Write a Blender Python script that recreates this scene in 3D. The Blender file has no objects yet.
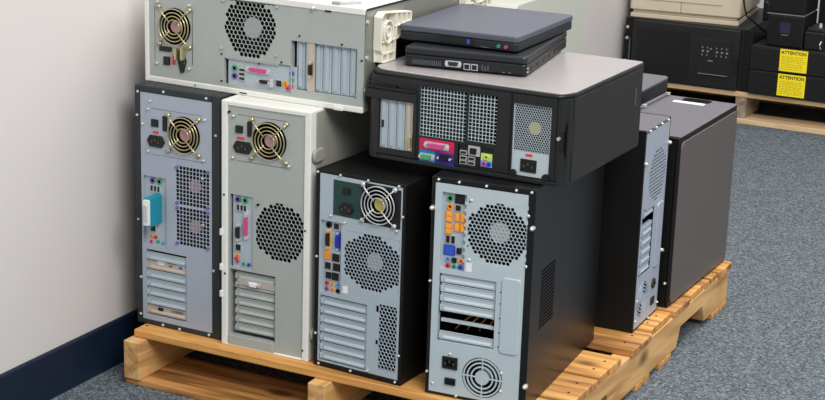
import bpy, bmesh, math, random
from mathutils import Vector, Matrix
PI = math.pi
random.seed(7)
S = bpy.context.scene
COL = S.collection

# ------------------------------------------------------------------ materials
def lin(c):
    c = c / 255.0
    return c / 12.92 if c <= 0.04045 else ((c + 0.055) / 1.055) ** 2.4
def rgb(r, g, b): return (lin(r), lin(g), lin(b), 1)
def mat(name, c, rough=0.5, metal=0.0, noise=0.0, nscale=60, bump=0.0, spec=0.5, coat=0.0):
    m = bpy.data.materials.new(name); m.use_nodes = True
    nt = m.node_tree; b = nt.nodes['Principled BSDF']
    b.inputs['Base Color'].default_value = rgb(*c)
    b.inputs['Roughness'].default_value = rough
    b.inputs['Metallic'].default_value = metal
    b.inputs['Specular IOR Level'].default_value = spec
    b.inputs['Coat Weight'].default_value = coat
    tc = nt.nodes.new('ShaderNodeTexCoord')
    n = nt.nodes.new('ShaderNodeTexNoise'); n.inputs['Scale'].default_value = nscale; n.inputs['Detail'].default_value = 3
    nt.links.new(tc.outputs['Object'], n.inputs['Vector'])
    k = noise if noise else 0.03
    r = nt.nodes.new('ShaderNodeValToRGB')
    col = rgb(*c)
    r.color_ramp.elements[0].position = 0.3; r.color_ramp.elements[1].position = 0.7
    r.color_ramp.elements[0].color = tuple(x * (1 - k) for x in col[:3]) + (1,)
    r.color_ramp.elements[1].color = tuple(min(1, x * (1 + k)) for x in col[:3]) + (1,)
    nt.links.new(n.outputs['Fac'], r.inputs['Fac']); nt.links.new(r.outputs['Color'], b.inputs['Base Color'])
    if bump:
        bp = nt.nodes.new('ShaderNodeBump'); bp.inputs['Strength'].default_value = bump; bp.inputs['Distance'].default_value = 0.001
        nt.links.new(n.outputs['Fac'], bp.inputs['Height']); nt.links.new(bp.outputs['Normal'], b.inputs['Normal'])
    return m

def wood(name, c1, c2, c3, axis, off=0.0):
    m = bpy.data.materials.new(name); m.use_nodes = True
    nt = m.node_tree; N = nt.nodes; L = nt.links; b = N['Principled BSDF']
    tc = N.new('ShaderNodeTexCoord'); mp = N.new('ShaderNodeMapping')
    sc = [14, 14, 14]; sc[axis] = 1.3
    mp.inputs['Scale'].default_value = sc; mp.inputs['Location'].default_value = (off, off * 1.7, off * 0.6)
    L.new(tc.outputs['Object'], mp.inputs['Vector'])
    n1 = N.new('ShaderNodeTexNoise'); n1.inputs['Scale'].default_value = 2.2; n1.inputs['Detail'].default_value = 6; n1.inputs['Distortion'].default_value = 1.2
    L.new(mp.outputs['Vector'], n1.inputs['Vector'])
    w = N.new('ShaderNodeTexWave'); w.wave_type = 'RINGS'; w.inputs['Scale'].default_value = 0.9; w.inputs['Distortion'].default_value = 6; w.inputs['Detail'].default_value = 3
    L.new(mp.outputs['Vector'], w.inputs['Vector'])
    r = N.new('ShaderNodeValToRGB'); e = r.color_ramp.elements
    e[0].position = 0.28; e[0].color = rgb(*c3); e[1].position = 0.72; e[1].color = rgb(*c1)
    x = r.color_ramp.elements.new(0.45); x.color = rgb(*c2)
    L.new(n1.outputs['Fac'], r.inputs['Fac'])
    mx = N.new('ShaderNodeMix'); mx.data_type = 'RGBA'; mx.blend_type = 'MULTIPLY'; mx.inputs[0].default_value = 0.35
    r2 = N.new('ShaderNodeValToRGB'); r2.color_ramp.elements[0].color = (0.45, 0.33, 0.2, 1); r2.color_ramp.elements[0].position = 0.1; r2.color_ramp.elements[1].position = 0.5
    L.new(w.outputs['Fac'], r2.inputs['Fac']); L.new(r.outputs['Color'], mx.inputs[6]); L.new(r2.outputs['Color'], mx.inputs[7])
    # knots
    mp2 = N.new('ShaderNodeMapping'); s2 = [9, 9, 9]; s2[axis] = 4.5; mp2.inputs['Scale'].default_value = s2; mp2.inputs['Location'].default_value = (off * 3, off, 0.3)
    L.new(tc.outputs['Object'], mp2.inputs['Vector'])
    v = N.new('ShaderNodeTexVoronoi'); v.inputs['Scale'].default_value = 1.0; L.new(mp2.outputs['Vector'], v.inputs['Vector'])
    r3 = N.new('ShaderNodeValToRGB'); r3.color_ramp.elements[0].color = (0.10, 0.045, 0.015, 1); r3.color_ramp.elements[0].position = 0.07
    r3.color_ramp.elements[1].color = (1, 1, 1, 1); r3.color_ramp.elements[1].position = 0.17
    L.new(v.outputs['Distance'], r3.inputs['Fac'])
    mx2 = N.new('ShaderNodeMix'); mx2.data_type = 'RGBA'; mx2.blend_type = 'MULTIPLY'; mx2.inputs[0].default_value = 0.8
    L.new(mx.outputs[2], mx2.inputs[6]); L.new(r3.outputs['Color'], mx2.inputs[7]); L.new(mx2.outputs[2], b.inputs['Base Color'])
    b.inputs['Roughness'].default_value = 0.6
    bp = N.new('ShaderNodeBump'); bp.inputs['Strength'].default_value = 0.5; bp.inputs['Distance'].default_value = 0.0015
    L.new(n1.outputs['Fac'], bp.inputs['Height']); L.new(bp.outputs['Normal'], b.inputs['Normal'])
    return m

def carpet():
    m = bpy.data.materials.new('carpet'); m.use_nodes = True
    nt = m.node_tree; N = nt.nodes; L = nt.links; b = N['Principled BSDF']
    tc = N.new('ShaderNodeTexCoord')
    v = N.new('ShaderNodeTexVoronoi'); v.inputs['Scale'].default_value = 260; L.new(tc.outputs['Object'], v.inputs['Vector'])
    n = N.new('ShaderNodeTexNoise'); n.inputs['Scale'].default_value = 330; n.inputs['Detail'].default_value = 2; L.new(tc.outputs['Object'], n.inputs['Vector'])
    sep = N.new('ShaderNodeSeparateColor'); L.new(v.outputs['Color'], sep.inputs[0])
    r = N.new('ShaderNodeValToRGB'); e = r.color_ramp.elements
    e[0].position = 0.0; e[0].color = rgb(42, 47, 52); e[1].position = 1.0; e[1].color = rgb(152, 159, 163)
    x = e.new(0.35); x.color = rgb(74, 81, 88)
    x = e.new(0.7); x.color = rgb(107, 115, 121)
    mx = N.new('ShaderNodeMath'); mx.operation = 'ADD'
    a = N.new('ShaderNodeMath'); a.operation = 'MULTIPLY'; a.inputs[1].default_value = 0.6; L.new(sep.outputs[0], a.inputs[0])
    a2 = N.new('ShaderNodeMath'); a2.operation = 'MULTIPLY'; a2.inputs[1].default_value = 0.45; L.new(n.outputs['Fac'], a2.inputs[0])
    L.new(a.outputs[0], mx.inputs[0]); L.new(a2.outputs[0], mx.inputs[1]); L.new(mx.outputs[0], r.inputs['Fac'])
    L.new(r.outputs['Color'], b.inputs['Base Color']); b.inputs['Roughness'].default_value = 0.95; b.inputs['Specular IOR Level'].default_value = 0.1
    bp = N.new('ShaderNodeBump'); bp.inputs['Strength'].default_value = 0.6; bp.inputs['Distance'].default_value = 0.003
    L.new(mx.outputs[0], bp.inputs['Height']); L.new(bp.outputs['Normal'], b.inputs['Normal'])
    return m

def fabric_top():
    return None

M = dict(
    carpet=carpet(),
    wall=mat('painted_wall', (203, 198, 196), 0.8, noise=0.02, nscale=3, bump=0.05, spec=0.2),
    base=mat('navy_vinyl', (10, 27, 48), 0.45, noise=0.1, nscale=8),
    wx=wood('pine_across', (232, 180, 106), (208, 150, 80), (128, 80, 38), 0, 0.3),
    wx2=wood('pine_across_worn', (224, 172, 104), (182, 128, 70), (84, 52, 26), 0, 2.1),
    wy=wood('pine_along', (226, 186, 128), (212, 166, 106), (168, 122, 70), 1, 0.9),
    px=wood('pale_pine_across', (226, 198, 160), (214, 182, 140), (180, 146, 104), 0, 4.4),
    py=wood('grey_pine_along', (176, 156, 132), (140, 122, 104), (92, 78, 66), 1, 5.0),
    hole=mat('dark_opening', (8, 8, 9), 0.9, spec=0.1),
    inner=mat('dark_interior', (20, 21, 23), 0.8, spec=0.2),
    blk=mat('black_painted_steel', (12, 12, 14), 0.33, noise=0.05, spec=0.5),
    blkm=mat('matt_black_steel', (9, 9, 9), 0.55, spec=0.35),
    dgr=mat('dark_green_grey_steel', (38, 46, 48), 0.5, 0.1, noise=0.04),
    sil=mat('blue_grey_steel', (168, 177, 191), 0.42, 0.15, noise=0.03, nscale=30),
    sil3=mat('pale_blue_steel', (174, 188, 197), 0.4, 0.15, noise=0.03, nscale=30),
    sil4=mat('pale_silver_steel', (186, 200, 206), 0.4, 0.15, noise=0.03, nscale=30),
    bei=mat('grey_green_steel', (168, 175, 171), 0.45, 0.12, noise=0.03, nscale=25),
    rim=mat('off_white_paint', (226, 226, 220), 0.5, noise=0.02),
    side=mat('putty_paint', (150, 150, 142), 0.5, noise=0.03, nscale=12),
    galv=mat('galvanised_side', (140, 142, 132), 0.35, 0.5, noise=0.12, nscale=6),
    ivory=mat('ivory_plastic', (226, 222, 208), 0.5, noise=0.02),
    chrome=mat('bright_screw', (205, 205, 200), 0.3, 0.5),
    brass=mat('brassy_wire', (206, 196, 150), 0.28, 0.85),
    steelw=mat('bright_wire', (205, 208, 210), 0.3, 0.45),
    bkt=mat('slot_cover_steel', (172, 186, 194), 0.4, 0.12),
    bktw=mat('card_bracket', (196, 184, 172), 0.4, 0.3),
    port=mat('black_plastic', (14, 14, 15), 0.45),
    dk=mat('charcoal_plastic', (24, 26, 27), 0.42, noise=0.05),
    psug=mat('dark_green_plate', (24, 62, 58), 0.5),
    teal=mat('teal_plastic', (20, 138, 160), 0.5), pink=mat('magenta_plastic', (198, 72, 132), 0.5),
    red=mat('red_plastic', (214, 58, 60), 0.5), green=mat('green_plastic', (70, 160, 110), 0.5),
    lime=mat('lime_plastic', (190, 214, 110), 0.5), blue=mat('blue_plastic', (40, 84, 190), 0.5),
    lblue=mat('light_blue_plastic', (110, 160, 220), 0.5), navy=mat('indigo_plastic', (38, 40, 150), 0.5),
    orange=mat('orange_plastic', (240, 140, 40), 0.5), amber=mat('amber_plastic', (236, 168, 60), 0.5),
    purple=mat('violet_plastic', (110, 96, 160), 0.5), crim=mat('crimson_plastic', (196, 28, 84), 0.45),
    cyan=mat('cyan_plastic', (20, 120, 170), 0.45), white=mat('white_plastic', (230, 230, 232), 0.5),
    lid=mat('silver_grey_lid', (163, 158, 158), 0.27, 0.2, noise=0.02), dside=mat('brown_black_side', (34, 32, 30), 0.45, noise=0.03, nscale=10),
    lap=mat('slate_soft_coat', (78, 82, 94), 0.42, noise=0.03), lapd=mat('dark_slate_plastic', (26, 30, 35), 0.45, noise=0.04),
    lapb=mat('black_laptop_plastic', (17, 19, 21), 0.4),
    t7s=mat('warm_grey_panel', (92, 85, 82), 0.4, noise=0.02), t7t=mat('grey_and_sheen_top', (96, 94, 102), 0.38, noise=0.03),  # t7t: ceiling sheen on black tops put into the grey; T8 is really grey
    cream=mat('cream_plastic', (206, 194, 170), 0.5, noise=0.02), cab=mat('pale_sage_laminate', (192, 194, 184), 0.5, noise=0.02),
    yel=mat('yellow_paper', (250, 226, 20), 0.6), ink=mat('black_ink', (30, 28, 10), 0.7), ink2=mat('grey_ink', (130, 118, 30), 0.7),
    ups=mat('ups_black_plastic', (19, 22, 21), 0.5, noise=0.05), gold=mat('brass_pin', (130, 110, 70), 0.4, 0.6),
    hub=mat('fan_sticker', (190, 190, 192), 0.5), silk=mat('pale_print', (120, 126, 128), 0.6),
    sticker=mat('rose_fan_sticker', (190, 150, 150), 0.5), ysticker=mat('yellow_fan_sticker', (196, 186, 90), 0.5),
    wire=mat('coloured_wire', (190, 130, 40), 0.5), teld=mat('dark_teal_plastic', (24, 42, 50), 0.45),
)

# ------------------------------------------------------------------ mesh helpers
class MB:
    def __init__(self): self.bm = bmesh.new()
    def box(self, x0, y0, z0, x1, y1, z1):
        if x1 < x0: x0, x1 = x1, x0
        if y1 < y0: y0, y1 = y1, y0
        if z1 < z0: z0, z1 = z1, z0
        v = [self.bm.verts.new(p) for p in ((x0,y0,z0),(x1,y0,z0),(x1,y1,z0),(x0,y1,z0),(x0,y0,z1),(x1,y0,z1),(x1,y1,z1),(x0,y1,z1))]
        for f in ((0,3,2,1),(4,5,6,7),(0,1,5,4),(1,2,6,5),(2,3,7,6),(3,0,4,7)): self.bm.faces.new([v[i] for i in f])
        return self
    def hull2(self, pts, a, b, axis='y'):
        """prism: pts are 2D; axis is the extrusion axis (y: pts are x,z; z: pts are x,y; x: pts are y,z)"""
        def P(p, t):
            if axis == 'y': return (p[0], t, p[1])
            if axis == 'z': return (p[0], p[1], t)
            return (t, p[0], p[1])
        n = len(pts)
        A = [self.bm.verts.new(P(p, a)) for p in pts]; B = [self.bm.verts.new(P(p, b)) for p in pts]
        fs = [self.bm.faces.new(A), self.bm.faces.new(B[::-1])]
        for i in range(n): fs.append(self.bm.faces.new((A[i], B[i], B[(i+1) % n], A[(i+1) % n])))
        bmesh.ops.recalc_face_normals(self.bm, faces=fs)
        return self
    def cyl(self, x, y0, z, r, y1, n=20, r2=None, axis='y'):
        r2 = r if r2 is None else r2
        def P(u, v, t):
            if axis == 'y': return (x + u, t, z + v)
            if axis == 'z': return (x + u, z + v, t)
            return (t, x + u, z + v)
        A = [self.bm.verts.new(P(r*math.cos(2*PI*i/n), r*math.sin(2*PI*i/n), y0)) for i in range(n)]
        B = [self.bm.verts.new(P(r2*math.cos(2*PI*i/n), r2*math.sin(2*PI*i/n), y1)) for i in range(n)]
        fs = [self.bm.faces.new(A), self.bm.faces.new(B[::-1])]
        for i in range(n): fs.append(self.bm.faces.new((A[i], B[i], B[(i+1) % n], A[(i+1) % n])))
        bmesh.ops.recalc_face_normals(self.bm, faces=fs)
        return self
    def ring(self, x, z, r0, r1, y0, y1, n=28, a0=0, a1=2*PI):
        full = abs(a1 - a0 - 2*PI) < 1e-6; m = n if full else n + 1
        def c(r, y): return [self.bm.verts.new((x + r*math.cos(a0+(a1-a0)*i/n), y, z + r*math.sin(a0+(a1-a0)*i/n))) for i in range(m)]
        a, b, d, e = c(r0, y0), c(r1, y0), c(r1, y1), c(r0, y1); fs = []
        for i in range(n):
            j = (i+1) % m
            for p, q in ((a, b), (b, d), (d, e), (e, a)): fs.append(self.bm.faces.new((p[i], q[i], q[j], p[j])))
        if not full:
            for i in (0, n): fs.append(self.bm.faces.new((a[i], b[i], d[i], e[i])))
        bmesh.ops.recalc_face_normals(self.bm, faces=fs)
        return self
    def torus(self, x, y, z, R, r, n=36, m=6):
        V = [[self.bm.verts.new((x+(R+r*math.cos(2*PI*j/m))*math.cos(2*PI*i/n), y+r*math.sin(2*PI*j/m), z+(R+r*math.cos(2*PI*j/m))*math.sin(2*PI*i/n))) for j in range(m)] for i in range(n)]
        fs = [self.bm.faces.new((V[i][j], V[(i+1)%n][j], V[(i+1)%n][(j+1)%m], V[i][(j+1)%m])) for i in range(n) for j in range(m)]
        bmesh.ops.recalc_face_normals(self.bm, faces=fs)
        return self
    def tube(self, pts, r, n=8):
        pts = [Vector(p) for p in pts]; rings = []
        for i, p in enumerate(pts):
            d = (pts[min(i+1, len(pts)-1)] - pts[max(i-1, 0)]).normalized()
            a = d.cross(Vector((0, 0, 1)));
            if a.length < 0.1: a = d.cross(Vector((1, 0, 0)))
            a.normalize(); b = d.cross(a)
            rings.append([self.bm.verts.new(p + a*(r*math.cos(2*PI*k/n)) + b*(r*math.sin(2*PI*k/n))) for k in range(n)])
        fs = [self.bm.faces.new((rings[i][k], rings[i+1][k], rings[i+1][(k+1)%n], rings[i][(k+1)%n])) for i in range(len(pts)-1) for k in range(n)]
        fs += [self.bm.faces.new(rings[0]), self.bm.faces.new(rings[-1][::-1])]
        bmesh.ops.recalc_face_normals(self.bm, faces=fs)
        return self
    def dome(self, x, y, z, r, h):
        """screw head facing -y"""
        prev = None; n = 10; fs = []
        for k in range(4):
            t = k / 3 * PI / 2 * 0.85
            c = [self.bm.verts.new((x + r*math.cos(t)*math.cos(2*PI*i/n), y - h*math.sin(t), z + r*math.cos(t)*math.sin(2*PI*i/n))) for i in range(n)]
            if prev:
                for i in range(n): fs.append(self.bm.faces.new((prev[i], c[i], c[(i+1)%n], prev[(i+1)%n])))
            else: fs.append(self.bm.faces.new(c))
            prev = c
        fs.append(self.bm.faces.new(prev))
        bmesh.ops.recalc_face_normals(self.bm, faces=fs)
        return self
    def build(self, name, m, parent=None, bevel=0, smooth=False, seg=2, loc=None):
        me = bpy.data.meshes.new(name); self.bm.to_mesh(me); self.bm.free()
        me.materials.append(M[m] if isinstance(m, str) else m)
        if smooth:
            for p in me.polygons: p.use_smooth = True
        o = bpy.data.objects.new(name, me); COL.objects.link(o)
        if parent: o.parent = parent
        if loc: o.location = loc
        if bevel:
            b = o.modifiers.new('bevel', 'BEVEL'); b.width = bevel; b.segments = seg; b.limit_method = 'ANGLE'; b.angle_limit = math.radians(40)
        return o

def hole_cell(bm, x0, z0, x1, z1, cx, cz, rf, y, n=0):
    ang = [math.atan2(zz - cz, xx - cx) for xx in (x0, x1) for zz in (z0, z1)]
    ang += [2*PI*i/n - PI for i in range(n)] if n else [0, PI/2, PI, -PI/2]
    ang = sorted(set(round(a, 5) for a in ang))
    def outer(a):
        c, s = math.cos(a), math.sin(a); t = 1e9
        if c > 1e-9: t = min(t, (x1-cx)/c)
        if c < -1e-9: t = min(t, (x0-cx)/c)
        if s > 1e-9: t = min(t, (z1-cz)/s)
        if s < -1e-9: t = min(t, (z0-cz)/s)
        return t
    O = [bm.verts.new((cx+outer(a)*math.cos(a), y, cz+outer(a)*math.sin(a))) for a in ang]
    I = [bm.verts.new((cx+rf(a)*math.cos(a), y, cz+rf(a)*math.sin(a))) for a in ang]
    k = len(ang)
    for i in range(k):
        j = (i+1) % k
        if (O[i].co-O[j].co).length > 1e-7: bm.faces.new((I[i], O[i], O[j], I[j]))

def quad(bm, x0, z0, x1, z1, y):
    if x1 - x0 < 1e-6 or z1 - z0 < 1e-6: return
    bm.faces.new([bm.verts.new((a, y, b)) for a, b in ((x0,z0),(x1,z0),(x1,z1),(x0,z1))])

def plate(u0, v0, u1, v1, y, cuts=(), grilles=(), circles=(), th=0.0012):
    """sheet in the x-z plane at depth y; cuts: open rects; grilles: (rect, pitch, kind, inside); circles: (cx, cz, R)"""
    mb = MB(); bm = mb.bm
    rects = [tuple(c) for c in cuts] + [g[0] for g in grilles] + [(c[0]-c[2]-.001, c[1]-c[2]-.001, c[0]+c[2]+.001, c[1]+c[2]+.001) for c in circles]
    xs = sorted(set([u0, u1] + [min(max(r[i], u0), u1) for r in rects for i in (0, 2)]))
    zs = sorted(set([v0, v1] + [min(max(r[i], v0), v1) for r in rects for i in (1, 3)]))
    for i in range(len(xs)-1):
        for j in range(len(zs)-1):
            a, b = (xs[i]+xs[i+1])/2, (zs[j]+zs[j+1])/2
            if any(r[0] < a < r[2] and r[1] < b < r[3] for r in rects): continue
            quad(bm, xs[i], zs[j], xs[i+1], zs[j+1], y)
    for (cx, cz, R) in circles:
        hole_cell(bm, cx-R-.001, cz-R-.001, cx+R+.001, cz+R+.001, cx, cz, lambda a: R, y, 32)
    for (r, p, kind, inside) in grilles:
        if kind == 'hex':
            rw = p*.8660; k = 0; z = r[1]-p*.2; hf = .84 if p < .0075 else .88
            while z < r[3]+p*.2:
                x = r[0]-p*.3 + (p/2 if k % 2 else 0)
                while x < r[2]+p*.3:
                    c = [(x+p*.57735*math.cos(PI/6+t*PI/3), z+p*.57735*math.sin(PI/6+t*PI/3)) for t in range(6)]
                    O = [bm.verts.new((a, y+.0003, b)) for a, b in c]
                    if inside(x, z):
                        I = [bm.verts.new((x+(a-x)*hf, y+.0003, z+(b-z)*hf)) for a, b in c]
                        for t in range(6): bm.faces.new((I[t], O[t], O[(t+1) % 6], I[(t+1) % 6]))
                    else: bm.faces.new(O)
                    x += p
                z += rw; k += 1
            continue
        w, h = r[2]-r[0], r[3]-r[1]
        hex_ = kind == 'hex'
        nx = max(1, round(w/p)); px = w/nx; pz0 = p*0.87 if hex_ else p; nz = max(1, round(h/pz0)); pz = h/nz
        for j in range(nz):
            z0 = r[1]+j*pz; off = px/2 if (hex_ and j % 2) else 0
            if off: quad(bm, r[0], z0, r[0]+off, z0+pz, y); quad(bm, r[2]-off, z0, r[2], z0+pz, y)
            for i in range(nx - (1 if off else 0)):
                x0 = r[0]+off+i*px; cx, cz = x0+px/2, z0+pz/2
                if inside(cx, cz):
                    if hex_: hole_cell(bm, x0, z0, x0+px, z0+pz, cx, cz, lambda a: min(px, pz)*0.5, y, 6)
                    else:
                        q = 0.415
                        hole_cell(bm, x0, z0, x0+px, z0+pz, cx, cz, lambda a: min(px*q/max(abs(math.cos(a)),1e-9), pz*q/max(abs(math.sin(a)),1e-9)), y)
                else: quad(bm, x0, z0, x0+px, z0+pz, y)
    bmesh.ops.remove_doubles(bm, verts=bm.verts, dist=1e-5)
    bmesh.ops.recalc_face_normals(bm, faces=bm.faces)
    # give the sheet its thickness
    src = list(bm.faces)
    for f in src:
        if f.normal.y > 0: f.normal_flip()
    ext = bmesh.ops.extrude_face_region(bm, geom=src)
    bmesh.ops.translate(bm, vec=(0, -th, 0), verts=[e for e in ext['geom'] if isinstance(e, bmesh.types.BMVert)])
    bmesh.ops.recalc_face_normals(bm, faces=bm.faces)
    return mb

def tag(o, label, cat, group=None, kind=None):
    if label: o['label'] = label
    if cat: o['category'] = cat
    if group: o['group'] = group
    if kind: o['kind'] = kind
    return o
def thing(name, label, cat, loc=(0,0,0), rz=0, group=None):
    o = bpy.data.objects.new(name, None); COL.objects.link(o); o.empty_display_size = 0.05
    o.location = loc; o.rotation_euler = (0, 0, rz)
    return tag(o, label, cat, group)
def circ(cx, cz, R): return lambda x, z: (x-cx)**2 + (z-cz)**2 < R*R
def rr(x0, y0, x1, y1, r, n=5, corners=(1,1,1,1)):
    """rounded rectangle outline, corners: (x0y0, x1y0, x1y1, x0y1)"""
    out = []
    for k, (cx, cy, a) in enumerate(((x0+r, y0+r, PI), (x1-r, y0+r, 1.5*PI), (x1-r, y1-r, 0), (x0+r, y1-r, PI/2))):
        if corners[k]:
            for i in range(n+1):
                t = a + PI/2*i/n; out.append((cx + r*math.cos(t), cy + r*math.sin(t)))
        else: out.append(((x0, y0), (x1, y0), (x1, y1), (x0, y1))[k])
    return out

# ------------------------------------------------------------------ computer details
def screws(root, pts, r=0.0032, h=0.004, m='chrome'):
    r *= .88; h *= .8
    for (u, v) in pts: MB().cyl(u, 0.0015, v, r, -h*0.4, 12).dome(u, -h*0.4, v, r, h).build('screw', m, root, smooth=False)

def outline(root, r, y, m='port', t=.0005, sides='tblr'):
    x0, z0, x1, z1 = r; g = .012
    bars = dict(t=(x0+g, z1-t, x1-g, z1+t), b=(x0+g, z0-t, x1-g, z0+t), l=(x0-t, z0+g, x0+t, z1-g), r=(x1-t, z0+g, x1+t, z1-g))
    for k in sides:
        a, b, c, d = bars[k]; MB().box(a, y-.0004, b, c, y+.0002, d).build('panel_seam', m, root)
def fan(root, u, v, R, y=0.014, hub='hub', blades=7, name='fan', hr=None):
    mb = MB(); hr = hr or R*0.38
    mb.cyl(u, y, v, hr, y+0.016, 20)
    for k in range(blades):
        a = 2*PI*k/blades; pts = []
        for t in range(5):
            q = t/4; r_ = hr + (R*0.94-hr)*q; pts.append((r_, a + 0.35*q))
        for t in range(4):
            (r0, a0), (r1, a1) = pts[t], pts[t+1]; w = 0.62
            A = [(r0, a0, y+.001), (r1, a1, y+.001), (r1, a1+w, y+.014), (r0, a0+w, y+.014)]
            vs = [mb.bm.verts.new((u+r*math.cos(b), yy, v+r*math.sin(b))) for r, b, yy in A]
            ws = [mb.bm.verts.new((u+r*math.cos(b), yy+.0012, v+r*math.sin(b))) for r, b, yy in A]
            mb.bm.faces.new(vs); mb.bm.faces.new(ws[::-1])
            for i in range(4): mb.bm.faces.new((vs[i], ws[i], ws[(i+1)%4], vs[(i+1)%4]))
    mb.ring(u, v, R*0.97, R*1.03, y-0.002, y+0.02)
    f = mb.build(name, 'inner', root)
    MB().cyl(u, y-0.0012, v, hr*0.92, y+0.0002, 20).build('fan_label', hub, f)
    return f

def guard(root, u, v, R, m='brass', y=-0.005, rings=(0.95, 0.76, 0.57, 0.38), rot=PI/4, reach=1.36):
    mb = MB()
    for q in rings: mb.torus(u, y, v, R*q, 0.0011)
    for k in range(4):
        a = rot + k*PI/2
        pts = [(u+R*0.3*math.cos(a), y-.0012, v+R*0.3*math.sin(a)), (u+R*1.02*math.cos(a), y-.0012, v+R*1.02*math.sin(a)), (u+R*reach*math.cos(a), y+.003, v+R*reach*math.sin(a))]
        mb.tube(pts, 0.0012)
        mb.cyl(u+R*reach*math.cos(a), y+.0045, v+R*reach*math.sin(a), 0.0042, y+.001, 12)
    return mb.build('fan_guard', m, root, smooth=True)

def iec(root, u, v, w=0.028, h=0.021, vert=False, y=-0.001, square=False):
    c = 0.006
    pts = [(-w/2+c, -h/2), (w/2-c, -h/2), (w/2, -h/2+c*0.8), (w/2, h/2), (-w/2, h/2), (-w/2, -h/2+c*0.8)]
    if vert: pts = [(-b*h/w*1.2, a*h/w*.9) for a, b in pts]
    else: pts = [(a*.8, b*.8) for a, b in pts]
    fl = [(-w/2, 0), (-w/2+c, -h/2), (w/2-c, -h/2), (w/2, 0), (w/2-c, h/2), (-w/2+c, h/2)]
    if vert: fl = [(0, -h/2), (w/2, -h/2+c), (w/2, h/2-c), (0, h/2), (-w/2, h/2-c), (-w/2, -h/2+c)]
    if square: fl = [(-w/2, -h/2), (w/2, -h/2), (w/2, h/2), (-w/2, h/2)]
    mb = MB(); mb.hull2([(u+a, v+b) for a, b in fl], y-.002, y+.002)
    o = mb.build('power_socket', 'port', root, bevel=0.0005)
    k = MB(); k.hull2([(u+a*.72, v+b*.72) for a, b in pts], y-.0026, y-.0018); k.build('socket_recess', 'hole', o) if root.parent is None else k.bm.free()
    p = MB()
    for du, dv in ((-.007, -.001), (.007, -.001), (0, .003)):
        if vert: du, dv = -dv, du
        p.box(u+du-.0008, y-.0034, v+dv-.002, u+du+.0008, y-.0024, v+dv+.002)
    p.build('socket_pins', 'gold', root)
    return o

def rect_port(root, name, u, v, w, h, m, shell=None, y=0.0, d=0.003):
    if shell:
        MB().box(u-w/2-.0012, y-d*0.8, v-h/2-.0012, u+w/2+.0012, y+.001, v+h/2+.0012).build('port_shell', shell, root)
    return MB().box(u-w/2, y-d, v-h/2, u+w/2, y+.001, v+h/2).build(name, m, root, bevel=0.0004)
def jack(root, u, v, m, r=0.0034, y=0.0, name='audio_jack'):
    MB().ring(u, v, r*0.45, r, y-.002, y+.001, 16).build(name, m, root)
    MB().cyl(u, y-.0006, v, r*0.5, y+.001, 10).build('jack_hole', 'hole', root)
def ps2(root, u, v, m):
    MB().ring(u, v, .0035, .0058, MY-.002, MY+.001, 18).build('round_port', m, root)
    MB().cyl(u, MY-.0006, v, .0036, MY+.001, 12).build('port_hole', 'hole', root)
MY = 0.006
def dsub(root, u, v, w, h, m, shell='steelw', y=MY, name='serial_port', d=0.006):
    """w,h: full size, the longer side carries the two nuts"""
    t = 0.0012
    MB().hull2(rr(u-w/2, v-h/2, u+w/2, v+h/2, min(w, h)*0.3), y-.0015, y+.001).build('port_plate', shell, root)
    k = 0.66
    if w > h: pts = [(u-w*k/2, v+h*.34), (u-w*k/2+.002, v-h*.34), (u+w*k/2-.002, v-h*.34), (u+w*k/2, v+h*.34)]
    else: pts = [(u+w*.34, v+h*k/2), (u-w*.34, v+h*k/2-.002), (u-w*.34, v-h*k/2+.002), (u+w*.34, v-h*k/2)]
    MB().hull2(pts, y-d, y).build(name, m, root, bevel=.0006)
    n = MB()
    for s in (-1, 1):
        if w > h: n.cyl(u+s*w*.42, y, v, min(w, h)*.24, y-d*.9, 6)
        else: n.cyl(u, y, v+s*h*.42, min(w, h)*.24, y-d*.9, 6)
    n.build('port_nuts', 'steelw', root)

def tray(root, r, m, y0=0.002, y1=0.0075):
    """side walls of a recess"""
    mb = MB(); t = .0012
    mb.box(r[0]-t, y0, r[1]-t, r[0], y1, r[3]+t); mb.box(r[2], y0, r[1]-t, r[2]+t, y1, r[3]+t)
    mb.box(r[0], y0, r[1]-t, r[2], y1, r[1]); mb.box(r[0], y0, r[3], r[2], y1, r[3]+t)
    return mb

def slots_h(root, u0, v0, u1, v1, n, m, special={}, y=0.004):
    """horizontal expansion slot covers stacked upward; special: index -> None (open) or material"""
    p = (v1-v0)/n; out = {}
    for i in range(n):
        a, b = v0+i*p, v0+(i+1)*p
        if i in special and special[i] is None: continue
        mb = MB()
        mb.box(u0, y, a+p*.03, u1, y+.001, b-p*.03)
        mb.hull2([(y, a+p*.10), (y-.0022, a+p*.14), (y-.0022, a+p*.30), (y, a+p*.50)], u0+.006, u1-.004, 'x')
        mb.box(u0, y-.0012, b-p*.12, u1, y, b-p*.03)
        mb.box(u0, y-.005, a+p*.2, u0+.003, y, b-p*.2)
        out[i] = mb.build('slot_cover', special.get(i) or m, root, bevel=.0004)
    return out
def slots_v(root, u0, v0, u1, v1, n, m, special={}, y=0.008):
    p = (u1-u0)/n; out = {}
    for i in range(n):
        a, b = u0+i*p, u0+(i+1)*p
        if i in special and special[i] is None: continue
        mb = MB()
        mb.box(a+p*.03, y, v0, b-p*.03, y+.001, v1)
        mb.box(a+p*.30, y-.0022, v0+.004, b-p*.28, y, v1-.004)
        out[i] = mb.build('slot_cover', special.get(i) or m, root, bevel=.0008)
    return out

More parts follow.
